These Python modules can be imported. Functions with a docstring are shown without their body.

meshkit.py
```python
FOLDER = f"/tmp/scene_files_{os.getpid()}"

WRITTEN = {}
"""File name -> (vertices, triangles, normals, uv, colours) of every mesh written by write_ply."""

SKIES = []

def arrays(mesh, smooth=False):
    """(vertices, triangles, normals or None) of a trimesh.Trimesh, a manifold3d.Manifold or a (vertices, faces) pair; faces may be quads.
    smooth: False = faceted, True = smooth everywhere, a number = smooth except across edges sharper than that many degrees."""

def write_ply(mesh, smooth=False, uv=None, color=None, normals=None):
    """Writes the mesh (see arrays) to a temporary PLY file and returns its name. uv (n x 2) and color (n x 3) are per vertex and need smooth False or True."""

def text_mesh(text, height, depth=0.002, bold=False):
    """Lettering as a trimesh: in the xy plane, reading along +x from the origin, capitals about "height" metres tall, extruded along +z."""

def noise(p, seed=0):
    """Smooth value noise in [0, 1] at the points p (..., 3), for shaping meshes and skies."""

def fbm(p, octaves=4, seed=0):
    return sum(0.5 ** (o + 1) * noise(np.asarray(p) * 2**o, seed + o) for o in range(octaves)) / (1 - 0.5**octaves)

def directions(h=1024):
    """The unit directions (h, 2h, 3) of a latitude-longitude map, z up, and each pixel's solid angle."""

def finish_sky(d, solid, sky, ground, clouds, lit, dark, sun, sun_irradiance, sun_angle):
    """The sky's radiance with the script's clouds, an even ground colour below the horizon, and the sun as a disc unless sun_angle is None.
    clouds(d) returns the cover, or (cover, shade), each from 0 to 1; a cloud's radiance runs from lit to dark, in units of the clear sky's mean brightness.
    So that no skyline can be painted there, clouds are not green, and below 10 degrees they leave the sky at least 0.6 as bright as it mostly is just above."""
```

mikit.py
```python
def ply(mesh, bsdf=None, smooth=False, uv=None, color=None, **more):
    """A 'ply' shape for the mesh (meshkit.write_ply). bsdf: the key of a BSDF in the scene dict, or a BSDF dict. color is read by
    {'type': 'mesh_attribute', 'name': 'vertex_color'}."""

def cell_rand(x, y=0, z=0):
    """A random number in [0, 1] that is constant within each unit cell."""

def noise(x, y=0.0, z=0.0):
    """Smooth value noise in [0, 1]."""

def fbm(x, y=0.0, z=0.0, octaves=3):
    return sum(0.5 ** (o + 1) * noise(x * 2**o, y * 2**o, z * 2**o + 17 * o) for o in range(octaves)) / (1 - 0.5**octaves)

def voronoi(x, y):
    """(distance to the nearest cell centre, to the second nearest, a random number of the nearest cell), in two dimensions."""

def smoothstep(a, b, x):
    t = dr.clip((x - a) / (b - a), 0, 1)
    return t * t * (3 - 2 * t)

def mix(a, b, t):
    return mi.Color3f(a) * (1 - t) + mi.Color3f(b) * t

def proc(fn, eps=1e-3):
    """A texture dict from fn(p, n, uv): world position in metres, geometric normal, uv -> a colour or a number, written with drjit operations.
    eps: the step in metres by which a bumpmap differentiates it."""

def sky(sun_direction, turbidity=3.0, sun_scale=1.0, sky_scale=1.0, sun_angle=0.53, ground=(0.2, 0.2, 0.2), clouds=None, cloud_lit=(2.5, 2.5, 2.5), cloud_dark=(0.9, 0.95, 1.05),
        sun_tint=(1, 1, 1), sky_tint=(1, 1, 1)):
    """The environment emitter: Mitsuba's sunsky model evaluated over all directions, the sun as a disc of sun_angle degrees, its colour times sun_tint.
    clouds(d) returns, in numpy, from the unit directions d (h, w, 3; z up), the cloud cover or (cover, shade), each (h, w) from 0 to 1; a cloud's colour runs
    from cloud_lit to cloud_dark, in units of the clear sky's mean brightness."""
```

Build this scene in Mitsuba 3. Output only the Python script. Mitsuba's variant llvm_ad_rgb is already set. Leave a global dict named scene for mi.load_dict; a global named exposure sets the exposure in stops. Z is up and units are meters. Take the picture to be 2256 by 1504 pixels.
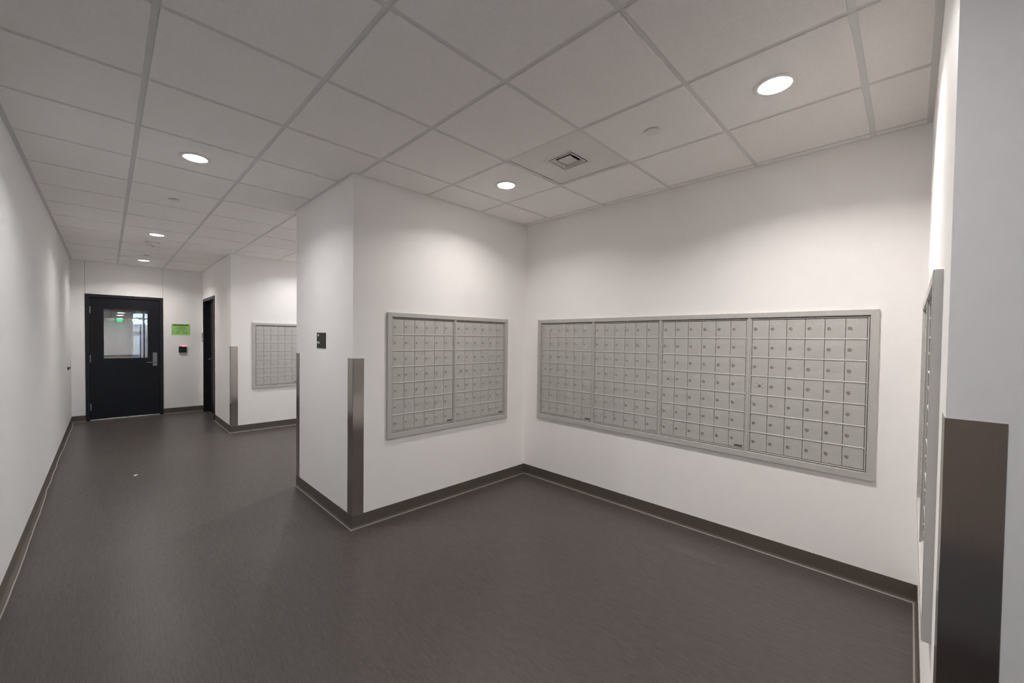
import math, random
import numpy as np, trimesh, mitsuba as mi, mikit, meshkit
import drjit as dr
from shapely.geometry import Polygon, box as sbox
from shapely.ops import unary_union
from scipy.spatial import ConvexHull

random.seed(7); rng = np.random.default_rng(7)
T = mi.ScalarTransform4f
scene, labels = {'type': 'scene'}, {}

# ------------------------------------------------------------------ camera, daylight, exposure
CAMZ = 1.479
F_PX, CX, CY = 885.944, 1118.547, 764.420
YAW, PITCH, ROLL = 0.783901, -0.020854, 0.011927
def camera_axes():
    fwd = np.array([math.sin(YAW)*math.cos(PITCH), math.cos(YAW)*math.cos(PITCH), math.sin(PITCH)])
    right = np.array([math.cos(YAW), -math.sin(YAW), 0.0])
    up = np.cross(right, fwd)
    return fwd, math.cos(ROLL)*up - math.sin(ROLL)*right
_fwd, _up = camera_axes()
scene['camera'] = {
    'type': 'perspective', 'fov': 2*math.degrees(math.atan(1128/F_PX)), 'fov_axis': 'x', 'near_clip': 0.02, 'far_clip': 300.0,
    'principal_point_offset_x': -(CX-1128)/2256, 'principal_point_offset_y': -(CY-752)/1504,
    'to_world': T().look_at(origin=[0, 0, CAMZ], target=[float(_fwd[0]), float(_fwd[1]), float(CAMZ+_fwd[2])], up=[float(x) for x in _up])}
exposure = 0.43
scene['sky'] = {**mikit.sky([0.35, 0.75, 0.55], turbidity=4.0, sun_scale=0.0, sky_scale=46.0, sky_tint=(0.78, 0.92, 1.08), ground=(0.25, 0.25, 0.25)), 'sampling_weight': 1.2}
LAMP_WARM = (1.0, 0.95, 0.91)
LAMP_COOL = (1.0, 0.985, 0.98)
LENS_GLOW, BEAM = 42.0, 7.0          # radiance of a downlight lens, intensity of its beam

# ------------------------------------------------------------------ materials
def pr(color, rough=0.5, metallic=0.0, spec=0.5, **more):
    c = color if isinstance(color, dict) else {'type': 'rgb', 'value': list(color)}
    d = {'type': 'principled', 'base_color': c, 'roughness': rough, 'metallic': metallic, **more}
    if metallic < 0.5: d['specular'] = spec
    return {'type': 'twosided', 'bsdf': d}
def mat(key, d): scene[key] = d

def fn_floor(p, n, uv):
    a = mikit.noise(p.x*310.0, p.y*42.0)
    b = mikit.noise(p.x*140.0+7.0, p.y*18.0)
    c = mikit.fbm(p.x*1.3, p.y*1.1, 0.0, 2)
    s = mikit.noise(p.x*900.0, p.y*900.0)
    k = 0.77 + 0.24*a + 0.14*b + 0.12*(c-0.5) + 0.10*s
    col = mi.Color3f(0.063, 0.0535, 0.0505)*k
    scuff = mikit.smoothstep(0.985, 1.0, mikit.noise(p.x*2.1+3.0, p.y*0.9+9.0))*a
    return mikit.mix(col, mi.Color3f(0.13, 0.12, 0.115), scuff*0.5)
def fn_floor_bump(p, n, uv):
    return mikit.noise(p.x*310.0, p.y*42.0)
def fn_tile(p, n, uv):
    a = mikit.noise(p.x*420.0, p.y*420.0)
    b = mikit.noise(p.x*160.0, p.y*160.0)
    k = 0.93 + 0.06*a + 0.05*b
    return mi.Color3f(0.88, 0.855, 0.835)*k
def fn_wall(p, n, uv):
    a = mikit.fbm(p.x*1.5, p.y*1.5, p.z*1.5, 2)
    return mi.Color3f(0.90, 0.883, 0.87)*(0.985+0.03*a)
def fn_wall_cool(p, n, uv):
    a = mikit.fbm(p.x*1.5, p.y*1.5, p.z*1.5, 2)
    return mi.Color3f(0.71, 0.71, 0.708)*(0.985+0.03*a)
def fn_silver(p, n, uv):
    a = mikit.noise(p.x*700.0, p.y*700.0, p.z*700.0)
    return mi.Color3f(0.50, 0.486, 0.468)*(0.93+0.14*a)
def fn_steel(p, n, uv):
    a = mikit.noise(p.x*900.0, p.y*900.0, p.z*12.0)
    b = mikit.fbm(p.x*9.0, p.y*9.0, p.z*4.0, 3)
    return mi.Color3f(0.43, 0.403, 0.38)*(0.93+0.06*a+0.08*b)
def fn_steel_rough(p, n, uv):
    a = mikit.fbm(p.x*11.0, p.y*11.0, p.z*5.0, 3)
    return mi.Float(0.11+0.07*a)

mat('mat_wall', pr(mikit.proc(fn_wall), 0.55, spec=0.4))
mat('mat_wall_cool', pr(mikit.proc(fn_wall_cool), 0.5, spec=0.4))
mat('mat_wall_grey', pr((0.55, 0.55, 0.55), 0.6, spec=0.3))
mat('mat_groove', pr((0.55, 0.54, 0.53), 0.8, spec=0.1))
mat('mat_tile', pr(mikit.proc(fn_tile), 0.9, spec=0.1))
mat('mat_tee', pr((0.70, 0.70, 0.69), 0.55, spec=0.3))
mat('mat_white_metal', pr((0.78, 0.76, 0.735), 0.45, spec=0.4))
mat('mat_floor', {'type': 'twosided', 'bsdf': {'type': 'bumpmap', 'arbitrary': mikit.proc(fn_floor_bump, 8e-4), 'scale': 0.00008,
    'bsdf': {'type': 'principled', 'base_color': mikit.proc(fn_floor), 'roughness': 0.36, 'specular': 0.42}}})
mat('mat_base', pr((0.090, 0.076, 0.066), 0.42, spec=0.45))
mat('mat_caulk', pr((0.27, 0.245, 0.225), 0.6, spec=0.3))
mat('mat_silver', pr(mikit.proc(fn_silver), 0.48, metallic=0.15, specular=0.4))
mat('mat_silver_rail', pr((0.50, 0.487, 0.469), 0.5, metallic=0.12, specular=0.4))
mat('mat_number', pr((0.57, 0.557, 0.54), 0.5, spec=0.4))
mat('mat_seam', pr((0.11, 0.107, 0.103), 0.7, spec=0.1))
mat('mat_dark_gap', pr((0.03, 0.03, 0.03), 0.8, spec=0.1))
mat('mat_vertex', pr({'type': 'mesh_attribute', 'name': 'vertex_color'}, 0.28, metallic=0.75))
mat('mat_vertex_matte', pr({'type': 'mesh_attribute', 'name': 'vertex_color'}, 0.6, spec=0.3))
mat('mat_plate', pr((0.10, 0.098, 0.095), 0.4, metallic=0.3, specular=0.4))
mat('mat_plate_light', pr((0.42, 0.41, 0.40), 0.35, metallic=0.4, specular=0.4))
mat('mat_steel', {'type': 'twosided', 'bsdf': {'type': 'principled', 'base_color': mikit.proc(fn_steel), 'roughness': mikit.proc(fn_steel_rough), 'metallic': 1.0}})
mat('mat_door', pr((0.006, 0.0066, 0.0092), 0.4, spec=0.3))
mat('mat_brown_door', pr((0.40, 0.335, 0.285), 0.45, spec=0.4))
mat('mat_frame', pr((0.010, 0.0105, 0.013), 0.38, spec=0.35))
mat('mat_black', pr((0.008, 0.008, 0.008), 0.4, spec=0.4))
mat('mat_sign_black', pr((0.026, 0.025, 0.024), 0.5, spec=0.4))
mat('mat_white', pr((0.75, 0.74, 0.72), 0.5, spec=0.3))
mat('mat_grey_sign', pr((0.22, 0.215, 0.21), 0.45, spec=0.4))
mat('mat_nickel', pr((0.26, 0.225, 0.20), 0.3, metallic=1.0))
mat('mat_hinge', pr((0.35, 0.35, 0.355), 0.35, metallic=0.9))
mat('mat_bronze', pr((0.10, 0.08, 0.065), 0.35, metallic=0.9))
mat('mat_paper', pr((0.34, 0.62, 0.19), 0.7, spec=0.2))
mat('mat_print', pr((0.02, 0.035, 0.02), 0.7, spec=0.2))
mat('mat_glass', {'type': 'thindielectric', 'int_ior': 1.52, 'ext_ior': 1.0})
mat('mat_asphalt', pr((0.12, 0.12, 0.125), 0.8, spec=0.2))
mat('mat_concrete', pr((0.42, 0.41, 0.40), 0.8, spec=0.2))
mat('mat_car', pr((0.80, 0.81, 0.83), 0.25, spec=0.6, clearcoat=1.0))
mat('mat_car_glass', pr((0.02, 0.022, 0.025), 0.08, spec=0.8))
mat('mat_rubber', pr((0.015, 0.015, 0.016), 0.7, spec=0.3))
mat('mat_aluminium', pr((0.16, 0.16, 0.165), 0.4, metallic=0.6, specular=0.5))
mat('mat_duct', pr((0.025, 0.025, 0.025), 0.8, spec=0.1))

# ------------------------------------------------------------------ helpers
def bx(x0, x1, y0, y1, z0, z1, c=0.0):
    lo = np.array([min(x0, x1), min(y0, y1), min(z0, z1)], float); hi = np.array([max(x0, x1), max(y0, y1), max(z0, z1)], float)
    if c <= 0:
        m = trimesh.creation.box(extents=hi-lo); m.apply_translation((lo+hi)/2); return m
    pts = []
    for sx in (0, 1):
        for sy in (0, 1):
            for sz in (0, 1):
                p = np.array([hi[0] if sx else lo[0], hi[1] if sy else lo[1], hi[2] if sz else lo[2]])
                s = np.array([-1 if sx else 1, -1 if sy else 1, -1 if sz else 1])*c
                for a in range(3):
                    q = p+s; q[a] = p[a]; pts.append(q)
    return hull(np.array(pts))
def hull(pts):
    pts = np.asarray(pts, float); h = ConvexHull(pts); m = trimesh.Trimesh(pts, h.simplices, process=True)
    m.fix_normals(); return m
def cat(*ms): return trimesh.util.concatenate([m for m in ms])
def cyl(r, h, n=20, center=(0, 0, 0), axis='z'):
    m = trimesh.creation.cylinder(radius=r, height=h, sections=n)
    if axis == 'x': m.apply_transform(trimesh.transformations.rotation_matrix(math.pi/2, [0, 1, 0]))
    if axis == 'y': m.apply_transform(trimesh.transformations.rotation_matrix(math.pi/2, [1, 0, 0]))
    m.apply_translation(center); return m
def lathe(profile, n=32):
    return trimesh.creation.revolve(np.asarray(profile, float), sections=n)
def tube(pts, r, n=10):
    parts = []
    pts = np.asarray(pts, float)
    sph = trimesh.creation.icosphere(subdivisions=1, radius=r).vertices
    for a, b in zip(pts[:-1], pts[1:]): parts.append(hull(np.vstack([sph+a, sph+b])))
    return cat(*parts)
def numbered(key):
    if key not in scene and key not in labels and not any(k.startswith(key+'__') for k in scene): return key
    i = 1
    while True:
        k = f'{key}_{i:03d}'
        if k not in scene and k not in labels and not (counters.get(k)): return k
        i += 1
counters = {}
def fresh(key):
    n = counters.get(key, -1)+1; counters[key] = n
    return key if n == 0 else f'{key}_{n:03d}'
def put(key, mesh, m, smooth=False, to_world=None, **kw):
    k = fresh(key)
    d = mesh if isinstance(mesh, dict) else mikit.ply(mesh, m, smooth=smooth, **kw)
    if to_world is not None: d = {**d, 'to_world': to_world}
    scene[k] = d
    return k
def thing(key, label, category, group=None):
    k = fresh(key); labels[k] = {'label': label, 'category': category}
    if group: labels[k]['group'] = group
    return k
def tag(k, label, category, group=None):
    labels[k] = {'label': label, 'category': category}
    if group: labels[k]['group'] = group
def struct(key, mesh, m, label=None, **kw):
    k = put(key, mesh, m, **kw); labels[k] = {'kind': 'structure'}
    if label: labels[k]['label'] = label
    return k
def struct_empty(key, label):
    k = fresh(key); labels[k] = {'kind': 'structure', 'label': label}; return k
def axes(u, v, w, o):
    M = np.eye(4); M[:3, 0], M[:3, 1], M[:3, 2], M[:3, 3] = u, v, w, o
    return T(M.tolist())
WALLS = {  # u (viewer's right), v up, w out of the wall
    '-x': ([0, -1, 0], [0, 0, 1], [-1, 0, 0]), '+x': ([0, 1, 0], [0, 0, 1], [1, 0, 0]),
    '-y': ([1, 0, 0], [0, 0, 1], [0, -1, 0]), '+y': ([-1, 0, 0], [0, 0, 1], [0, 1, 0])}
def on_wall(face, o): return axes(*WALLS[face], o)

# ------------------------------------------------------------------ the room: plan (metres; corridor runs along +y)
H = 2.713
XL, XC, XR = -0.42, 1.326, 3.262      # left wall, corridor side of the piers, back wall of the mail bays
YN, YP, YQ, YB, YF = -0.058, 2.998, 4.280, 7.250, 9.800   # near pier, mail pier (front, back), far pier, far wall
YS, XE = -5.5, 4.6                    # shopfront behind the camera
G = 0.004

# floor
struct('floor', bx(XL-0.2, XE+0.2, YS-0.2, YF+0.2, -0.12, 0), 'mat_floor', 'dark grey brown resilient floor with a fine streaked grain')
# walls
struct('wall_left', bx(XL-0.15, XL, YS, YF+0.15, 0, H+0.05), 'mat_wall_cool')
# far wall with its door opening, in three boards with narrow joints above the door jambs
DX0, DX1, DZ = -0.256, 0.739, 2.153
k = struct('wall_far', cat(bx(XL, DX0-0.003, YF, YF+0.15, 0, H+0.05), bx(DX1+0.003, XC+0.2, YF, YF+0.15, 0, H+0.05), bx(DX0+0.003, DX1-0.003, YF, YF+0.15, DZ-0.02, H+0.05)), 'mat_wall')
put(k+'__joint', bx(DX0-0.003, DX0+0.003, YF+0.006, YF+0.15, DZ-0.02, H+0.05), 'mat_groove')
put(k+'__joint', bx(DX1-0.003, DX1+0.003, YF+0.006, YF+0.15, DZ-0.02, H+0.05), 'mat_groove')
# pier beside the far mailboxes, with the recess of the side door
SY0, SY1, SZ = 8.522, 9.655, 2.166
struct('wall_side', cat(bx(XC, XR+0.15, YB, SY0+0.04, 0, H+0.05), bx(XC, XR+0.15, SY1-0.04, YF+0.15, 0, H+0.05),
                        bx(XC, XR+0.15, SY0+0.04, SY1-0.04, SZ-0.04, H+0.05), bx(XC+0.2, XR+0.15, SY0+0.04, SY1-0.04, 0, SZ-0.04)), 'mat_wall')
struct('wall_pier', bx(XC, XR+0.15, YP, YQ, 0, H+0.05), 'mat_wall')
struct('wall_right', bx(XR, XR+0.15, YN, YP, 0, H+0.05), 'mat_wall')
struct('wall_bay', bx(XR, XR+0.15, YQ, YB, 0, H+0.05), 'mat_wall')
struct('wall_near', bx(XC, XE, -1.30, YN, 0, H+0.05), 'mat_wall')
struct('wall_lobby', bx(XE, XE+0.15, YS, -1.30, 0, H+0.05), 'mat_wall')
WX0, WX1 = 0.82, 2.40
struct('wall_behind', cat(bx(XL-0.15, WX0, YS-0.15, YS, 0, H+0.05), bx(WX1, XE+0.15, YS-0.15, YS, 0, H+0.05), bx(WX0, WX1, YS-0.15, YS, 2.50, H+0.05), bx(WX0, WX1, YS-0.15, YS, 0, 0.10)), 'mat_wall')

# shopfront window behind the camera
kw = struct_empty('window_1', 'shopfront window with dark mullions')
xs = np.linspace(WX0, WX1, 5)
for i, x in enumerate(xs): put(kw+'__mullion', bx(x-0.03 if i else x, x+0.03 if i < 4 else x, YS-0.13, YS-0.02, 0.10, 2.50, 0.003), 'mat_aluminium')
for z in (0.13, 2.20, 2.47): put(kw+'__transom', bx(WX0, WX1, YS-0.12, YS-0.03, z-0.03, z+0.03, 0.003), 'mat_aluminium')
put(kw+'__pane', (np.array([[WX0, YS-0.075, 0.1], [WX1, YS-0.075, 0.1], [WX1, YS-0.075, 2.5], [WX0, YS-0.075, 2.5]]), np.array([[0, 1, 2], [0, 2, 3]])), 'mat_glass')

# ------------------------------------------------------------------ ceiling grid
GX, GY, TS = 0.138, 0.7936, 0.6096
region = unary_union([sbox(XL, YS, XC, YF), sbox(XC-0.01, YN, XR, YP), sbox(XC-0.01, YQ, XR, YB), sbox(XC-0.01, YS, XE, -1.30)])
kc = struct('ceiling', bx(XL-0.15, XE+0.15, YS-0.15, YF+0.15, H+0.10, H+0.16), 'mat_groove', 'suspended ceiling of square white acoustic tiles in a grey grid')
inner = region.buffer(-0.0235, join_style=2)
VENT_CELL = (3, 1)
xi = [GX+TS*i for i in range(-2, 9)]; yj = [GY+TS*j for j in range(-12, 17)]
def tile_mesh(poly, z, c=0.0025, up=0.016):
    out = np.array(poly.exterior.coords)[:-1]
    ins = poly.buffer(-c, join_style=2)
    if ins.is_empty or ins.geom_type != 'Polygon' or len(ins.exterior.coords) != len(poly.exterior.coords):
        m = trimesh.creation.extrude_polygon(poly, up, engine='earcut'); m.apply_translation([0, 0, z]); return m
    if len(out) == 4 and abs(poly.area-poly.minimum_rotated_rectangle.area) < 1e-6:
        b = poly.bounds
        pts = [(x, y, zz) for zz, q in ((z+up, 0), (z+c, 0), (z, c)) for x in (b[0]+q, b[2]-q) for y in (b[1]+q, b[3]-q)]
        return hull(pts)
    m = trimesh.creation.extrude_polygon(poly, up, engine='earcut'); m.apply_translation([0, 0, z]); return m
LIGHTS = [(3, -1), (3, 2), (0, 4), (0, 9), (0, 13), (3, 9), (3, 6)]
tile_cache = {}
for i in range(-2, 8):
    for j in range(-12, 16):
        if (i, j) == VENT_CELL: continue
        x0 = GX+TS*i; y0 = GY+TS*j
        cell = sbox(x0+0.0125, y0+0.0125, x0+TS-0.0125, y0+TS-0.0125).intersection(inner)
        for poly in (getattr(cell, 'geoms', [cell]) if not cell.is_empty else []):
            if poly.geom_type != 'Polygon' or poly.area < 2e-4: continue
            poly = poly.simplify(1e-5)
            full = abs(poly.area-(TS-0.025)**2) < 1e-6
            if full:
                if 'f' not in tile_cache:
                    s = (TS-0.025)/2
                    tile_cache['f'] = mikit.ply(tile_mesh(sbox(-s, -s, s, s), 0), 'mat_tile')
                put(kc+'__tile', tile_cache['f'], None, to_world=T().translate([x0+TS/2, y0+TS/2, H-0.0055]))
            else:
                put(kc+'__tile', tile_mesh(poly, H-0.0055), 'mat_tile')
def rects(poly): return [p for p in getattr(poly, 'geoms', [poly]) if p.geom_type == 'Polygon' and p.area > 1e-4]
TW = 0.0119
for x in xi:
    for p in rects(sbox(x-TW, YS, x+TW, YF).intersection(region)):
        b = p.bounds; put(kc+'__main_runner', bx(b[0], b[2], b[1], b[3], H, H+0.0015), 'mat_tee')
        put(kc+'__main_runner', bx(max(b[0], x-0.004), min(b[2], x+0.004), b[1], b[3], H+0.0015, H+0.04), 'mat_tee') if False else None
for y in yj:
    for i in range(-2, 8):
        x0, x1 = GX+TS*i+TW+0.0006, GX+TS*(i+1)-TW-0.0006
        for p in rects(sbox(x0, y-TW, x1, y+TW).intersection(region)):
            b = p.bounds; put(kc+'__cross_tee', bx(b[0], b[2], b[1], b[3], H-0.0004, H+0.0012), 'mat_tee')
ANG = 0.024
for (x0, x1, y0, y1) in [(XL, XL+ANG, YS, YF), (XL, XC, YF-ANG, YF), (XC-ANG, XC, YB, YF), (XC-ANG, XR, YB-ANG, YB), (XR-ANG, XR, YQ, YB), (XC-ANG, XR, YQ, YQ+ANG),
                         (XC-ANG, XC, YP, YQ), (XC-ANG, XR, YP-ANG, YP), (XR-ANG, XR, YN, YP), (XC-ANG, XR, YN, YN+ANG), (XC-ANG, XC, -1.30, YN), (XC-ANG, XE, -1.30-ANG, -1.30), (XE-ANG, XE, YS, -1.3), (XL, XE, YS, YS+ANG)]:
    put(kc+'__wall_angle', bx(x0, x1, y0, y1, H-0.001, H+0.0012), 'mat_tee')

# air diffuser panel in its cell
vx, vy = GX+TS*(VENT_CELL[0]+0.5), GY+TS*(VENT_CELL[1]+0.5)
kv = thing('ceiling_diffuser', 'white square air diffuser with stepped louvres in the ceiling beside the mailbox bay light', 'air vent')
s, hl, pz = 0.2925, 0.118, H+0.0035
def ring(outer, inn, z0, z1):
    p = sbox(-outer, -outer, outer, outer).difference(sbox(-inn, -inn, inn, inn))
    m = trimesh.creation.extrude_polygon(p, z1-z0, engine='earcut'); m.apply_translation([vx, vy, z0]); return m
def square_loft(a, za, b, zb):
    v = [(sx*a, sy*a, za) for sx, sy in ((-1, -1), (1, -1), (1, 1), (-1, 1))]+[(sx*b, sy*b, zb) for sx, sy in ((-1, -1), (1, -1), (1, 1), (-1, 1))]
    f = []
    for q in range(4):
        r = (q+1) % 4; f += [[q, r, 4+r], [q, 4+r, 4+q]]
    m = trimesh.Trimesh(np.array(v, float)+[vx, vy, 0], f, process=False); return m
put(kv+'__panel', ring(s, hl-0.004, pz, pz+0.004), 'mat_white_metal')
put(kv+'__collar', cat(square_loft(hl, pz-0.003, hl-0.016, pz-0.003), square_loft(hl, pz-0.003, hl, pz+0.001), square_loft(hl-0.016, pz-0.003, hl-0.018, pz+0.012)), 'mat_white_metal')
put(kv+'__louvre', cat(square_loft(0.090, pz-0.002, 0.082, pz-0.004), square_loft(0.082, pz-0.004, 0.073, pz+0.018), square_loft(0.090, pz-0.002, 0.079, pz+0.020)), 'mat_white_metal')
put(kv+'__cone', cat(square_loft(0.050, pz+0.002, 0.001, pz+0.024), square_loft(0.050, pz+0.002, 0.050, pz+0.006)), 'mat_white_metal')
put(kv+'__strut', bx(vx-0.004, vx+0.004, vy-0.09, vy+0.09, pz+0.026, pz+0.034), 'mat_white_metal')
put(kv+'__duct', cat(bx(vx-0.13, vx+0.13, vy-0.13, vy+0.13, pz+0.055, pz+0.06), ring(0.13, 0.125, pz+0.004, pz+0.055)), 'mat_duct')

# downlights
LENS, TRIM, HT = 0.0685, 0.090, H-0.0045      # HT: where fittings meet the tiles
lens_p = [(0.0001, -0.0135), (0.02, -0.0132), (0.04, -0.0122), (0.056, -0.0104), (0.065, -0.0082), (LENS, -0.005)]
trim_p = [(LENS-0.002, 0.002), (LENS-0.001, -0.0052), (0.073, -0.0068), (0.082, -0.0060), (0.0885, -0.0045), (TRIM, -0.003), (TRIM, 0.002)]
lens_mesh = lathe(lens_p, 32)
if np.mean(lens_mesh.face_normals[:, 2]) > 0: lens_mesh.invert()
trim_mesh = lathe(trim_p, 40)
def downlight(x, y, label, col, power=1.0, z=HT, weight=1.0, group='round recessed downlights'):
    k = thing('ceiling_light', label, 'ceiling light', group)
    put(k+'__trim', trim_mesh, 'mat_white_metal', smooth=40, to_world=T().translate([x, y, z]))
    put(k+'__lens', lens_mesh, 'mat_white', smooth=True, to_world=T().translate([x, y, z]),
        emitter={'type': 'area', 'radiance': {'type': 'rgb', 'value': [LENS_GLOW*power*c for c in col]}, 'sampling_weight': 1.0})
    scene['beam_of_'+k] = {'type': 'spot', 'intensity': {'type': 'rgb', 'value': [BEAM*power*c for c in col]}, 'cutoff_angle': 71.0, 'beam_width': 5.0,
        'to_world': T().look_at(origin=[x, y, z-0.016], target=[x, y, 0], up=[0, 1, 0])}
def cell_center(i, j): return GX+TS*(i+0.5), GY+TS*(j+0.5)
downlight(*cell_center(3, -1), 'large bright round downlight at upper right of the mailbox bay', LAMP_WARM, 1.2)
downlight(*cell_center(3, 2), 'bright round downlight beside the air diffuser', LAMP_WARM, 0.60)
downlight(*cell_center(0, -1), 'round downlight above the camera, out of the picture', LAMP_COOL, 0.76)
downlight(*cell_center(0, 4), 'bright round downlight nearest the camera in the corridor ceiling', LAMP_COOL, 0.66)
downlight(*cell_center(0, 9), 'bright round downlight just in front of the smoke detector', LAMP_WARM, 0.60)
downlight(*cell_center(0, 13), 'farthest round downlight, above the dark door', LAMP_WARM, 0.82)
downlight(*cell_center(3, 9), 'round downlight hidden in the far mailbox bay before the far wall', LAMP_COOL, 0.58)
downlight(*cell_center(3, 6), 'round downlight hidden in the far mailbox bay behind the pier', LAMP_COOL, 1.15)

# sprinkler cover plates and smoke detector
cover = lathe([(0.0001, -0.011), (0.034, -0.011), (0.040, -0.0095), (0.0415, -0.0075), (0.0415, -0.0065), (0.0001, -0.0065)], 36)
shank = cyl(0.028, 0.0085, 20, (0, 0, -0.003))
for (i, j), lb in (((3, 0), 'flat round white sprinkler cover near the big bright downlight'), ((0, 6), 'round white sprinkler cover in the corridor between two downlights'), ((0, 12), 'farthest round sprinkler cover, close to the last downlight')):
    x, y = cell_center(i, j); k = thing('sprinkler_cover', lb, 'sprinkler', 'concealed sprinkler covers')
    put(k+'__plate', cover, 'mat_white_metal', smooth=40, to_world=T().translate([x, y, HT]))
    put(k+'__neck', shank, 'mat_dark_gap', to_world=T().translate([x, y, HT]))
x, y = cell_center(0, 10)
k = thing('smoke_detector', 'white round smoke detector hanging from the corridor ceiling', 'smoke detector')
put(k+'__base', lathe([(0.0001, -0.003), (0.078, -0.003), (0.080, -0.006), (0.080, -0.014), (0.074, -0.018), (0.0001, -0.018)], 36), 'mat_white_metal', smooth=40, to_world=T().translate([x, y, HT]))
put(k+'__body', lathe([(0.066, -0.018), (0.066, -0.034), (0.060, -0.043), (0.040, -0.048), (0.0001, -0.049)], 36), 'mat_white_metal', smooth=40, to_world=T().translate([x, y, HT]))
put(k+'__sensor', lathe([(0.012, -0.048), (0.012, -0.056), (0.008, -0.060), (0.0001, -0.060)], 16), 'mat_plate_light', smooth=40, to_world=T().translate([x, y, HT]))

# ------------------------------------------------------------------ baseboards (cove base with a pale sealant line)
def sweep(profile, pts, wav=None):
    """profile: (distance from the wall, height) closed loop; pts: plan polyline with the room on its left; wav: ripple per point"""
    pts = np.asarray(pts, float); n = len(pts); V = []; P = len(profile)
    for i in range(n):
        d0 = pts[i]-pts[i-1] if i else pts[1]-pts[0]
        d1 = pts[i+1]-pts[i] if i < n-1 else d0
        d0, d1 = d0/np.linalg.norm(d0), d1/np.linalg.norm(d1)
        n0, n1 = np.array([-d0[1], d0[0]]), np.array([-d1[1], d1[0]])
        m = (n0+n1)/(1+n0@n1)
        for (d, z) in profile:
            e = d+(wav[i] if wav is not None and d > 0.004 else 0)
            V.append([*(pts[i]+m*e), z])
    Fs = []
    for i in range(n-1):
        for q in range(P):
            r = (q+1) % P; a, b, c, d = i*P+q, i*P+r, (i+1)*P+r, (i+1)*P+q
            Fs += [[a, d, c], [a, c, b]]
    for base, fl in ((0, False), ((n-1)*P, True)):
        for q in range(1, P-1): Fs.append([base, base+q+1, base+q] if fl else [base, base+q, base+q+1])
    m = trimesh.Trimesh(V, Fs, process=False); m.fix_normals(); return m
BASE = [(0, 0), (0.0125, 0), (0.0125, 0.0015), (0.009, 0.004), (0.006, 0.009), (0.004, 0.016), (0.003, 0.026), (0.003, 0.1005), (0.002, 0.102), (0, 0.102)]
CAULK = [(0.0115, 0), (0.018, 0), (0.0165, 0.0016), (0.0115, 0.0030)]
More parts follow.
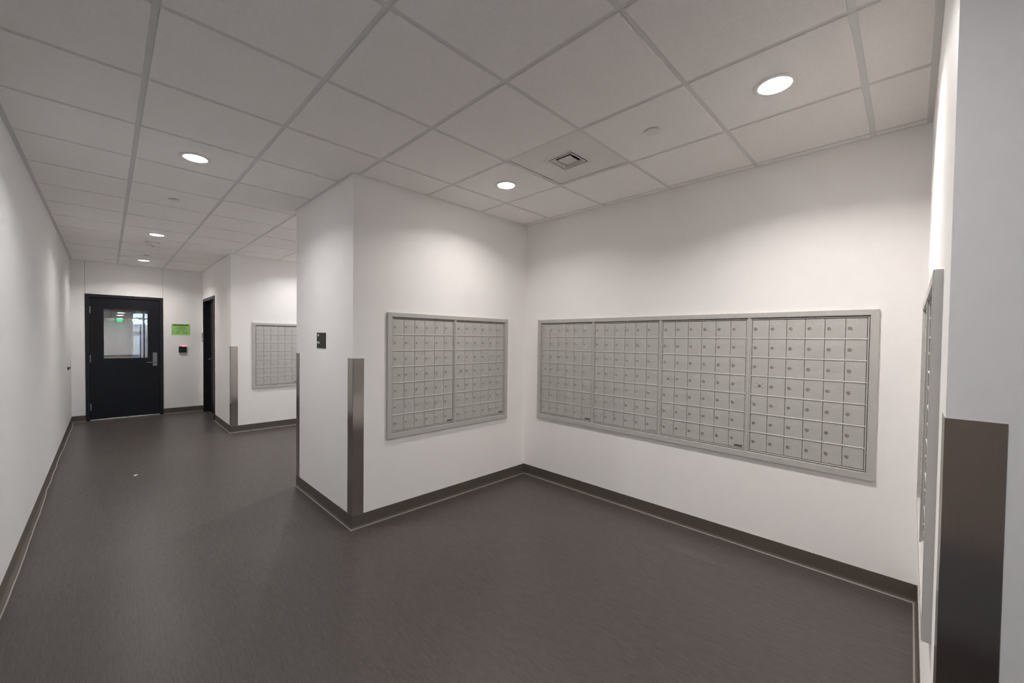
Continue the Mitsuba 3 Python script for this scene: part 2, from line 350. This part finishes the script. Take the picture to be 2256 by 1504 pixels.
def baseboard(name, pts, wavy=0.0):
    wav = None
    if wavy:
        a, b = np.asarray(pts[0], float), np.asarray(pts[-1], float); n = int(np.linalg.norm(b-a)/0.12)+1
        pts = [a+(b-a)*t for t in np.linspace(0, 1, n)]
        s = np.arange(n)*0.12
        wav = wavy*(meshkit.fbm(np.stack([s*1.6, s*0+3, s*0], -1), 3)-0.35)*2
    k = struct('baseboard_'+name, sweep(BASE, pts, wav), 'mat_base', smooth=35)
    put(k+'__sealant', sweep(CAULK, pts, wav), 'mat_caulk', smooth=35)
baseboard('left', [(XL, YF), (XL, 0.16)], 0.012)
baseboard('entry', [(XL, -0.90), (XL, YS)])
baseboard('far', [(DX0, YF), (XL+0.003, YF)])
baseboard('doorside', [(XC, SY1+0.0), (XC, YF), (DX1, YF)])
baseboard('side', [(XR, YB), (XC, YB), (XC, SY0)])
baseboard('bay', [(XR, YQ), (XR, YB-0.003)])
baseboard('pier', [(XR-0.003, YP), (XC, YP), (XC, YQ), (XR-0.003, YQ)])
baseboard('right', [(XR, YN), (XR, YP)])
baseboard('near', [(XC, -1.30), (XC, YN), (XR-0.003, YN)])

# ------------------------------------------------------------------ stainless corner guards
def guard(x, y, sx, sy, label, z0=0.102, z1=1.314, wd=0.088, t=0.0018):
    """outside corner at (x, y); the flanges run along +x*sx on the wall facing -sy... and along y*sy"""
    pts = [(0, 0), (wd, 0), (wd, -t), (0.001, -t), (-t, -0.001+0), (-t, wd), (0, wd)]
    pts = [(x+sx*a, y+sy*b) for a, b in pts]
    m = trimesh.creation.extrude_polygon(Polygon(pts).buffer(0), z1-z0, engine='earcut'); m.apply_translation([0, 0, z0])
    k = put('corner_guard', m, 'mat_steel'); tag(k, label, 'corner guard')
guard(XC, YP, 1, 1, 'brushed steel corner guard on the pier corner left of the two-bank mailboxes')
guard(XC, YQ, 1, -1, 'narrow sliver of steel corner guard on the pier edge left of the black sign')
guard(XC, YB, 1, 1, 'steel corner guard between the side door and the far mailboxes')
guard(XC, YN, 1, -1, 'large blurred steel corner guard at the right edge of the picture')

# ------------------------------------------------------------------ mailboxes
NC, NR, CW, RH = 6, 7, 0.102, 0.133
DOOR_W, DOOR_H = CW-0.0028, RH-0.0100
UW, Z_BOT, Z_TOP = 0.650, 0.704, 0.704+NR*RH
door_ply = mikit.ply(bx(-DOOR_W/2, DOOR_W/2, -DOOR_H/2, DOOR_H/2, 0.0012, 0.0055, 0.0005), 'mat_silver')
def lock_mesh(r, dark_ring):
    n = 28
    def frust(r0, z0, r1, z1, col):
        a = np.arange(n)*2*np.pi/n
        v = np.vstack([np.c_[r0*np.cos(a), r0*np.sin(a), np.full(n, z0)], np.c_[r1*np.cos(a), r1*np.sin(a), np.full(n, z1)]])
        f = []
        for i in range(n):
            j = (i+1) % n; f += [[i, j, n+j], [i, n+j, n+i]]
        return v, np.array(f), np.tile(col, (2*n, 1))
    metal, black = (0.56, 0.52, 0.47), (0.02, 0.018, 0.016)
    pieces = [frust(r, 0.0055, r, 0.0085, metal), frust(r, 0.0085, r*0.86, 0.0102, metal), frust(r*0.86, 0.0102, r*0.70, 0.0102, black if dark_ring else (0.40, 0.37, 0.33)), frust(r*0.70, 0.0102, 0.00001, 0.0106, metal)]
    if dark_ring: pieces.append(frust(r*0.25, 0.0110, 0.00001, 0.0110, black))
    else:
        b = bx(-r*0.62, -r*0.08, -r*0.14, r*0.14, 0.0100, 0.0109)
        pieces.append((np.array(b.vertices), np.array(b.faces), np.tile(black, (len(b.vertices), 1))))
    vs, fs, cs, o = [], [], [], 0
    for v, f, c in pieces:
        vs.append(v); fs.append(f+o); cs.append(c); o += len(v)
    return trimesh.Trimesh(np.vstack(vs), np.vstack(fs), process=False), np.vstack(cs)
m, c = lock_mesh(0.0105, False); lock_ply = mikit.ply(m, 'mat_vertex', color=c)
m, c = lock_mesh(0.0095, True); master_ply = mikit.ply(m, 'mat_vertex', color=c)
rivet_ply = mikit.ply(cat(*[bx(sx*0.0175-0.0026, sx*0.0175+0.0026, sy*0.0145-0.0014, sy*0.0145+0.0014, 0.005, 0.0062) for sx in (-1, 1) for sy in (-1, 1)]), 'mat_dark_gap')
rail_len = NC*CW+0.002
def half_round(length, h, d, w0):
    a = np.linspace(-math.pi/2, math.pi/2, 7)
    prof = [(w0+d*math.cos(t), h/2*math.sin(t)) for t in a]
    pts = [(sx*length/2, v, w) for sx in (-1, 1) for (w, v) in prof+[(0, h/2), (0, -h/2)]]
    return hull(pts)
rail_ply = mikit.ply(half_round(rail_len, 0.0100, 0.0034, 0.006), 'mat_silver', smooth=40)
end_rail_ply = mikit.ply(bx(-rail_len/2, rail_len/2, -0.0035, 0.0025, 0, 0.010, 0.001), 'mat_silver_rail')
stile_ply = mikit.ply(bx(-0.0035, 0.0035, -NR*RH/2-0.006, NR*RH/2+0.006, 0, 0.0105, 0.001), 'mat_silver_rail')
back_ply = mikit.ply(bx(-UW/2+0.004, UW/2-0.004, -NR*RH/2-0.012, NR*RH/2+0.012, 0.0003, 0.0012), 'mat_seam')
plate_mesh = bx(-0.028, 0.028, -0.0068, 0.0068, 0.0055, 0.0064)
plate_dark, plate_light = mikit.ply(plate_mesh, 'mat_plate'), mikit.ply(plate_mesh, 'mat_plate_light')
def local(face, o, u=0, v=0, w=0): return on_wall(face, o) @ T().translate([u, v, w])
def mailbox_unit(face, o, label, first=None, plate='dark', group='mailbox units'):
    """o: the unit's centre on the wall plane, at the middle of its doors"""
    k = thing('mailbox_unit', label, 'mailbox', None)
    at = lambda u=0, v=0, w=0: local(face, o, u, v, w)
    put(k+'__back', back_ply, None, to_world=at(0, 0, 0))
    for sx in (-1, 1): put(k+'__stile', stile_ply, None, to_world=at(sx*(NC*CW/2+0.0055)))
    for r in range(1, NR): put(k+'__rail', rail_ply, None, to_world=at(0, (NR/2-r)*RH))
    put(k+'__end_rail', end_rail_ply, None, to_world=at(0, NR*RH/2+0.003)); put(k+'__end_rail', end_rail_ply, None, to_world=at(0, -NR*RH/2-0.002))
    number = first
    for cidx in range(NC):
        for r in range(NR):
            u, v = (cidx-(NC-1)/2)*CW, ((NR-1)/2-r)*RH
            d = k+'__door'; dk = put(d, door_ply, None, to_world=at(u, v))
            if cidx == 0 and r == 3:
                labels[dk] = {'label': 'door with a central master lock and four rivets'}
                put(dk+'__lock', master_ply, None, to_world=at(u+0.0015, v)); put(dk+'__rivets', rivet_ply, None, to_world=at(u+0.0015, v))
                continue
            put(dk+'__lock', lock_ply, None, to_world=at(u-CW/2+0.0215, v+0.002)@T().rotate([0, 0, 1], float(rng.uniform(-14, 14))))
            if number is not None:
                tm = meshkit.text_mesh(str(number), 0.0155, 0.0003); w = tm.bounds[1][0]
                put(dk+'__number', tm, 'mat_number', to_world=at(u+0.014-w/2, v+0.0265, 0.0054))
                number += 1
    if plate: put(k+'__nameplate', plate_dark if plate == 'dark' else plate_light, None, to_world=at(2.5*CW+0.015, -3*RH-0.049))
    return k
def mailbox_frame(face, o_left, n, label):
    """o_left: lower left corner of the trim on the wall plane, as the viewer sees it"""
    L, zt, zb = n*UW+0.068, 0.978+0.054, 0.0
    k = thing('mailbox_surround', label, 'surround')
    W, D, lip = 0.036, 0.020, 0.005
    inner_t, inner_b = zt-0.033, 0.040
    def strip(a0, a1, b1, b0):        # mitred strip from outer edge a0-a1 to inner edge b0-b1, depth D, with a slight bevel outside
        pts = []
        for (p, w) in ((a0, 0), (a1, 0), (b0, 0), (b1, 0), (b0, D), (b1, D), (a0, D-0.002), (a1, D-0.002)): pts.append((p[0], p[1], w))
        c = [(a0[0]*0.95+b0[0]*0.05, a0[1]*0.95+b0[1]*0.05), (a1[0]*0.95+b1[0]*0.05, a1[1]*0.95+b1[1]*0.05)]
        for p in c: pts.append((p[0], p[1], D))
        return hull(pts)
    e = 0.0004
    M = on_wall(face, o_left)
    A, B, C, Dd = (0, 0), (L, 0), (L, zt), (0, zt)
    a, b, c, d = (W, inner_b), (L-W, inner_b), (L-W, inner_t), (W, inner_t)
    for nm, q in (('bottom_rail', (A, B, b, a)), ('top_rail', (Dd, C, c, d))):
        q = [(x+(e if x < L/2 else -e), y) for x, y in q]
        put(k+'__'+nm, strip(q[0], q[1], q[2], q[3]), 'mat_silver_rail', to_world=M)
    for q in ((A, Dd, d, a), (B, C, c, b)):
        put(k+'__stile', strip(q[0], q[1], q[2], q[3]), 'mat_silver_rail', to_world=M)
    put(k+'__lip', cat(bx(W, W+lip, inner_b, inner_t, 0.0015, D-0.006), bx(L-W-lip, L-W, inner_b, inner_t, 0.0015, D-0.006), bx(W+lip, L-W-lip, inner_t-0.004, inner_t, 0.0015, D-0.006), bx(W+lip, L-W-lip, inner_b, inner_b+0.004, 0.0015, D-0.006)), 'mat_silver_rail', to_world=M)
    for i in range(1, n):
        u = 0.034+i*UW
        put(k+'__mullion', cat(bx(u-0.006, u+0.006, inner_b, inner_t, 0.0015, D-0.002, 0.0012), bx(u-0.0095, u+0.0095, inner_b, inner_t, 0.0015, D-0.009, 0.0008)), 'mat_silver_rail', to_world=M)
ZF = 0.650
ZM = Z_BOT+NR*RH/2
# right wall: four units (viewer's left is +y)
YRL = 2.803
mailbox_frame('-x', [XR, YRL, ZF], 4, 'long silver trim frame around the four mailbox units on the right wall')
for i, (lb, p) in enumerate((('leftmost of the four silver mailbox units on the right wall, beside the room corner', 'dark'), ('second silver mailbox unit from the left on the right wall', 'light'),
                             ('third silver mailbox unit from the left on the right wall', 'dark'), ('rightmost of the four silver mailbox units on the right wall, with legible box numbers', None))):
    mailbox_unit('-x', [XR, YRL-0.034-UW*(i+0.5), ZM], lb, 411+41*i, p)
# front of the pier: two units
XPL = 1.605
mailbox_frame('-y', [XPL, YP, ZF], 2, 'silver trim frame around the two mailbox units on the front of the pier')
for i, lb in enumerate(('left silver mailbox unit on the front of the pier, nearest the steel corner guard', 'right silver mailbox unit on the front of the pier, nearest the room corner')):
    mailbox_unit('-y', [XPL+0.034+UW*(i+0.5), YP, ZM], lb, 329+41*i)
# far bay: two units, the second behind the pier
mailbox_frame('-y', [XPL-0.002, YB, ZF], 2, 'silver trim frame in the far bay, partly hidden by the pier')
for i, lb in enumerate(('silver mailbox unit on the far bay wall, partly hidden by the pier', 'silver mailbox unit in the far bay, behind the pier')):
    mailbox_unit('-y', [XPL-0.002+0.034+UW*(i+0.5), YB, ZM], lb)
# near wall, seen edge-on at the right
mailbox_frame('+y', [2.973, YN, ZF], 2, 'silver trim frame seen almost edge-on at the far right')
for i, lb in enumerate(('farther of two mailbox units seen edge-on at the far right, next to the right wall', 'nearer of two mailbox units seen edge-on at far right, beside the steel guard')):
    mailbox_unit('+y', [2.973-0.034-UW*(i+0.5), YN, ZM], lb)

# ------------------------------------------------------------------ door_1: dark door with a window at the end of the corridor
kd = struct_empty('door_1', 'dark navy metal door with a glass light at the corridor end')
FY = YF-0.014           # face of the frame
fw = 0.050
jamb = lambda x0, x1: cat(bx(x0, x1, FY, YF+0.155, 0, DZ, 0.002))
put(kd+'__frame', cat(bx(DX0, DX0+fw, FY, YF+0.155, 0, DZ, 0.002), bx(DX1-fw, DX1, FY, YF+0.155, 0, DZ, 0.002), bx(DX0+fw-0.001, DX1-fw+0.001, FY, YF+0.155, DZ-fw, DZ, 0.002)), 'mat_frame')
LX0, LX1, LZ0, LZ1, LY = DX0+fw+0.003, DX1-fw-0.003, 0.022, DZ-fw-0.003, YF+0.006
GX0, GX1, GZ0, GZ1 = -0.050, 0.540, 1.045, 1.925
put(kd+'__leaf', cat(bx(LX0, GX0, LY, LY+0.045, LZ0, LZ1), bx(GX1, LX1, LY, LY+0.045, LZ0, LZ1), bx(GX0, GX1, LY, LY+0.045, LZ0, GZ0), bx(GX0, GX1, LY, LY+0.045, GZ1, LZ1)), 'mat_door')
gb = 0.014
put(kd+'__glazing_bead', cat(bx(GX0-0.008, GX0+gb, LY-0.006, LY+0.02, GZ0-0.008, GZ1+0.008, 0.002), bx(GX1-gb, GX1+0.008, LY-0.006, LY+0.02, GZ0-0.008, GZ1+0.008, 0.002),
    bx(GX0+gb, GX1-gb, LY-0.006, LY+0.02, GZ0-0.008, GZ0+gb, 0.002), bx(GX0+gb, GX1-gb, LY-0.006, LY+0.02, GZ1-gb, GZ1+0.008, 0.002)), 'mat_frame')
gy = LY+0.022
put(kd+'__pane', (np.array([[GX0, gy, GZ0], [GX1, gy, GZ0], [GX1, gy, GZ1], [GX0, gy, GZ1]]), np.array([[0, 1, 2], [0, 2, 3]])), 'mat_glass')
for z in (1.885, 1.055, 0.233):
    put(kd+'__hinge', cat(cyl(0.0075, 0.118, 14, (DX0+fw+0.001, LY-0.007, z)), bx(DX0+fw-0.012, DX0+fw+0.012, LY-0.003, LY+0.001, z-0.057, z+0.057)), 'mat_hinge', smooth=40)
put(kd+'__lock_plate', bx(0.592, 0.657, LY-0.012, LY, 0.905, 1.147, 0.003), 'mat_nickel')
put(kd+'__lock_cylinder', cyl(0.017, 0.012, 24, (0.625, LY-0.017, 1.062), 'y'), 'mat_nickel', smooth=40)
put(kd+'__lever', cat(cyl(0.011, 0.045, 16, (0.628, LY-0.030, 0.969), 'y'), tube([(0.632, LY-0.052, 0.969), (0.600, LY-0.054, 0.970), (0.535, LY-0.054, 0.971), (0.513, LY-0.046, 0.975)], 0.0085)), 'mat_nickel', smooth=50)
put(kd+'__threshold', bx(DX0+0.03, DX1-0.03, YF-0.004, YF+0.15, 0, 0.012, 0.003), 'mat_plate_light')

# ------------------------------------------------------------------ door_2: dark side door in its deep frame
ks = struct_empty('door_2', 'black door set deep in a dark frame in the right side of the corridor')
FX = XC-0.012
put(ks+'__frame', cat(bx(FX, XC+0.135, SY0, SY0+0.05, 0, SZ, 0.002), bx(FX, XC+0.135, SY1-0.05, SY1, 0, SZ, 0.002), bx(FX, XC+0.135, SY0+0.049, SY1-0.049, SZ-0.05, SZ, 0.002)), 'mat_frame')
put(ks+'__leaf', bx(XC+0.085, XC+0.13, SY0+0.053, SY1-0.053, 0.012, SZ-0.053, 0.002), 'mat_door')
put(ks+'__stop', cat(bx(XC+0.068, XC+0.085, SY1-0.066, SY1-0.05, 0, SZ-0.05), bx(XC+0.068, XC+0.085, SY0+0.05, SY0+0.066, 0, SZ-0.05)), 'mat_frame')
put(ks+'__lever', cat(cyl(0.024, 0.008, 20, (XC+0.081, SY1-0.30, 1.03), 'x'), cyl(0.009, 0.05, 14, (XC+0.06, SY1-0.30, 1.03), 'x'), tube([(XC+0.035, SY1-0.30, 1.03), (XC+0.033, SY1-0.40, 1.03)], 0.009)), 'mat_nickel', smooth=50)

# ------------------------------------------------------------------ door_3: brown door in the left wall beside the camera (mirrored in the near corner guard)
kl = struct_empty('door_3', 'brown door in the left wall, out of the picture')
EY0, EY1 = -0.90, 0.16
put(kl+'__frame', cat(bx(XL, XL+0.015, EY0, EY0+0.05, 0, 2.15, 0.002), bx(XL, XL+0.015, EY1-0.05, EY1, 0, 2.15, 0.002), bx(XL, XL+0.015, EY0+0.049, EY1-0.049, 2.10, 2.15, 0.002)), 'mat_frame')
put(kl+'__leaf', bx(XL, XL+0.005, EY0+0.052, EY1-0.052, 0.012, 2.098), 'mat_brown_door')
put(kl+'__kick_plate', bx(XL+0.005, XL+0.0065, EY0+0.07, EY1-0.07, 0.03, 0.46), 'mat_grey_sign')
put(kl+'__lever', cat(cyl(0.024, 0.008, 20, (XL+0.009, EY0+0.12, 1.0), 'x'), cyl(0.009, 0.05, 14, (XL+0.03, EY0+0.12, 1.0), 'x'), tube([(XL+0.052, EY0+0.12, 1.0), (XL+0.054, EY0+0.23, 1.0)], 0.009)), 'mat_nickel', smooth=50)

# ------------------------------------------------------------------ things on the walls
# room sign on the pier
k = thing('room_sign', 'small black room sign with white lettering on the pier wall', 'sign')
sy, sz, sw, sh = 3.628, 1.445, 0.194, 0.134
M = on_wall('-x', [XC, sy, sz])
put(k+'__plate', bx(-sw/2, sw/2, -sh/2, sh/2, 0.002, 0.0065, 0.001), 'mat_sign_black', to_world=M)
put(k+'__spacer', bx(-sw/2+0.02, sw/2-0.02, -sh/2+0.02, sh/2-0.02, 0, 0.003), 'mat_sign_black', to_world=M)
for tx, v in (('148', 0.037), ('MAIL', -0.026)):
    tm = meshkit.text_mesh(tx, 0.019, 0.0008, bold=True)
    put(k+'__lettering', tm, 'mat_white', to_world=M@T().translate([-sw/2+0.008, v-0.001, 0.0063]))
for v in (0.020, -0.042):
    dots = [trimesh.creation.icosphere(subdivisions=0, radius=0.0011).apply_translation([-sw/2+0.010+0.006*a+0.0024*b, v-0.0024*c, 0.0066]) for a in range(4) for b in range(2) for c in range(3) if (a*5+b*3+c*7) % 4 != 1]
    kk = put(k+'__braille', cat(*dots), 'mat_grey_sign', to_world=M); labels[kk] = {'kind': 'stuff'}
# grey sign next to the side door
k = thing('door_sign', 'small grey room sign beside the dark side door', 'sign')
M = on_wall('-x', [XC, 9.728, 1.437])
put(k+'__plate', bx(-0.06, 0.06, -0.088, 0.088, 0.0, 0.010, 0.0015), 'mat_plate_light', to_world=M)
put(k+'__panel', bx(-0.05, 0.05, -0.06, 0.072, 0.0095, 0.0112), 'mat_grey_sign', to_world=M)
put(k+'__strip', bx(-0.045, 0.045, -0.045, -0.02, 0.011, 0.0117), 'mat_white', to_world=M)
# green notice
k = thing('notice', 'bright green paper notice with black print on the far wall right of the dark door', 'notice')
M = on_wall('-y', [0.998, YF, 1.579])
put(k+'__sheet', bx(-0.139, 0.139, -0.106, 0.106, 0.0008, 0.0020), 'mat_paper', to_world=M)
bars = [bx(-0.116, 0.112, 0.075, 0.092, 0.0018, 0.0023)]
for v, w, o in ((0.056, 0.165, 0), (0.039, 0.105, 0), (0.018, 0.165, 0), (-0.008, 0.10, 0), (-0.028, 0.12, 0), (-0.052, 0.085, -0.055), (-0.052, 0.085, 0.055), (-0.066, 0.05, -0.05), (-0.070, 0.06, 0.06)):
    u = -w/2
    while u < w/2-0.004:
        l = min(rng.uniform(0.008, 0.026), w/2-u); bars.append(bx(o+u, o+u+l, v-0.0028, v+0.0028, 0.0018, 0.0023)); u += l+0.005
kk = put(k+'__print', cat(*bars), 'mat_print', to_world=M)
# card reader
k = thing('card_reader', 'black box card reader with a red light on the far wall below the green notice', 'card reader')
M = on_wall('-y', [1.0205, YF, 1.202])
put(k+'__body', bx(-0.0585, 0.0585, -0.0565, 0.0565, 0, 0.036, 0.006), 'mat_black', to_world=M)
put(k+'__indicator', bx(-0.012, 0.048, 0.052, 0.0585, 0.006, 0.033, 0.001), 'mat_black', to_world=M, emitter={'type': 'area', 'radiance': {'type': 'rgb', 'value': [1.6, 0.25, 0.35]}, 'sampling_weight': 0.05})
put(k+'__mark', bx(-0.044, -0.030, -0.003, 0.003, 0.0355, 0.0364), 'mat_plate_light', to_world=M)
# wall stop on the left wall
k = thing('wall_stop', 'small dark metal door stop on the left wall near the corridor end', 'door stop')
M = on_wall('+x', [XL, 8.88, 0.965])
put(k+'__rose', cyl(0.020, 0.008, 20, (0, 0, 0.004)), 'mat_bronze', smooth=40, to_world=M)
put(k+'__post', cat(cyl(0.008, 0.02, 14, (0, 0, 0.014)), cyl(0.014, 0.012, 18, (0, 0, 0.026))), 'mat_bronze', smooth=40, to_world=M)
put(k+'__catch', bx(-0.008, 0.008, -0.035, -0.008, 0.004, 0.016, 0.002), 'mat_bronze', to_world=M)
# paper scrap on the corridor floor
flake = hull([(0, 0, 0), (0.028, 0.006, 0.001), (0.034, 0.022, 0.006), (0.012, 0.026, 0.003), (0.002, 0.015, 0.005), (0.018, 0.012, 0.008)])
k = put('paper_scrap', flake, 'mat_white', to_world=T().translate([0.19, 5.70, 0.0])); tag(k, 'tiny white scrap of paper lying on the corridor floor', 'paper scrap')

# ------------------------------------------------------------------ beyond the door: a long plain corridor
BX1, BY, HB = 1.52, 36.4, 2.45
struct('floor_beyond', bx(XL-0.15, BX1+0.15, YF+0.2, BY+0.2, -0.12, 0), 'mat_floor')
kb = struct('ceiling_beyond', bx(XL-0.15, BX1+0.15, YF+0.15, BY+0.2, HB, H+0.1), 'mat_tile')
for y in np.arange(12, 36, 1.2): put(kb+'__cross_tee', bx(XL, BX1, y-0.03, y+0.03, HB-0.006, HB), 'mat_groove')
struct('wall_beyond_left', bx(XL-0.15, XL, YF+0.15, BY, 0, H), 'mat_wall_grey')
struct('wall_beyond_right', bx(BX1, BX1+0.15, YF+0.15, BY, 0, H), 'mat_wall_grey')
struct('wall_beyond_back', bx(XC+0.2, BX1+0.15, YF+0.15, YF+0.2, 0, H), 'mat_wall_grey')
struct('wall_beyond_end', bx(XL-0.15, BX1+0.15, BY, BY+0.15, 0, H), 'mat_wall_grey')
struct('trim_1', bx(BX1-0.03, BX1, 30.6, 31.2, 0, HB-0.3, 0.005), 'mat_frame')
struct('trim_2', bx(BX1-0.03, BX1, 34.0, 35.0, 0, HB-0.3, 0.005), 'mat_frame')
struct('baseboard_beyond', bx(XL, BX1, BY-0.02, BY, 0, 0.12), 'mat_base')
def far_lamp(x, y, label, w, p):
    k = thing('ceiling_light', label, 'ceiling light', 'round recessed downlights')
    put(k+'__trim', trim_mesh, 'mat_white_metal', smooth=40, to_world=T().translate([x, y, HB-0.006]).scale([1.8, 1.8, 1]))
    put(k+'__lens', lens_mesh, 'mat_white', smooth=True, to_world=T().translate([x, y, HB-0.006]).scale([1.8, 1.8, 1]), emitter={'type': 'area', 'radiance': {'type': 'rgb', 'value': [2*p, 2*p, 1.96*p]}, 'sampling_weight': w})
far_lamp(0.47, 25.2, 'nearer of two bright ceiling lights seen through the door glass', 0.10, 120.0)
far_lamp(0.487, 28.5, 'smaller bright ceiling light seen through the door glass just above the exit sign', 0.10, 120.0)
far_lamp(0.57, 34.6, 'ceiling light hidden behind the exit sign beyond the door glass', 0.15, 650.0)
k = thing('exit_sign', 'glowing green EXIT sign seen through the door glass', 'exit sign')
M = on_wall('-y', [0.573, 35.9, 2.50])
put(k+'__canopy', bx(-0.21, 0.21, -0.045, -0.012, -0.08, 0.05, 0.005), 'mat_black', to_world=M)
put(k+'__panel', bx(-0.15, 0.15, -0.225, -0.048, -0.008, 0.008, 0.002), 'mat_black', to_world=M, emitter={'type': 'area', 'radiance': {'type': 'rgb', 'value': [0.02, 0.85, 0.27]}, 'sampling_weight': 0.03})
tm = meshkit.text_mesh('EXIT', 0.095, 0.004, bold=True); tm.apply_translation([-tm.bounds[:, 0].mean(), -0.184, 0.0085])
put(k+'__lettering', tm, 'mat_print', to_world=M)
globe = trimesh.creation.icosphere(subdivisions=3, radius=1.0)
for x, lb, e, y in ((0.105, 'dim oval globe lamp at left behind the door glass', 0.22, 20.0), (0.755, 'bright oval globe lamp at right behind the door glass', 1.3, 20.0)):
    k = thing('globe_lamp', lb, 'lamp', 'oval globe lamps')
    gz = CAMZ+0.345*20/13.5
    put(k+'__shade', globe, 'mat_white', smooth=True, to_world=T().translate([x, y, gz]).scale([0.105, 0.105, 0.058]), emitter={'type': 'area', 'radiance': {'type': 'rgb', 'value': [e, e*0.93, e*0.90]}, 'sampling_weight': 0.03})
    put(k+'__stem', cyl(0.008, HB-gz-0.05, 10, (x, y, (HB+gz+0.05)/2)), 'mat_white_metal')

# ------------------------------------------------------------------ street outside the shopfront (seen mirrored in the door glass)
struct('ground', bx(-40, 40, -40, YS-0.15, -0.3, -0.02), 'mat_asphalt')
kb = thing('street_building', 'low pale concrete building across the street mirrored in the door glass', 'building')
put(kb+'__wall', bx(-18, 20, -23, -22, -0.02, 2.24, 0.02), 'mat_concrete')
for i in range(16): put(kb+'__window', bx(-17+2.3*i, -16.2+2.3*i, -22.03, -21.98, 0.5, 1.7), 'mat_car_glass')
kcar = thing('parked_car', 'white parked car mirrored in the door glass', 'car')
side = Polygon([(-2.2, 0.32), (2.15, 0.32), (2.2, 0.62), (2.05, 0.88), (1.25, 0.98), (0.55, 1.50), (-1.35, 1.53), (-2.1, 1.02), (-2.25, 0.7)]).buffer(0.05)
cx0, cy0 = 2.9, -9.2
def side_extrude(poly, y0, y1):
    m = trimesh.creation.extrude_polygon(poly, y1-y0, engine='earcut')
    m.apply_transform(trimesh.transformations.rotation_matrix(math.pi/2, [1, 0, 0])); m.apply_translation([cx0, y1, 0]); return m
put(kcar+'__body', side_extrude(side, cy0-0.9, cy0+0.9), 'mat_car', smooth=35)
glass = Polygon([(1.05, 1.02), (0.50, 1.43), (-1.25, 1.45), (-1.75, 1.05)])
put(kcar+'__side_glass', side_extrude(glass, cy0+0.895, cy0+0.912), 'mat_car_glass')
for wx in (-1.4, 1.35):
    for s in (-1, 1): put(kcar+'__wheel', cyl(0.33, 0.2, 24, (cx0+wx, cy0+s*0.84, 0.31), 'y'), 'mat_rubber', smooth=40)
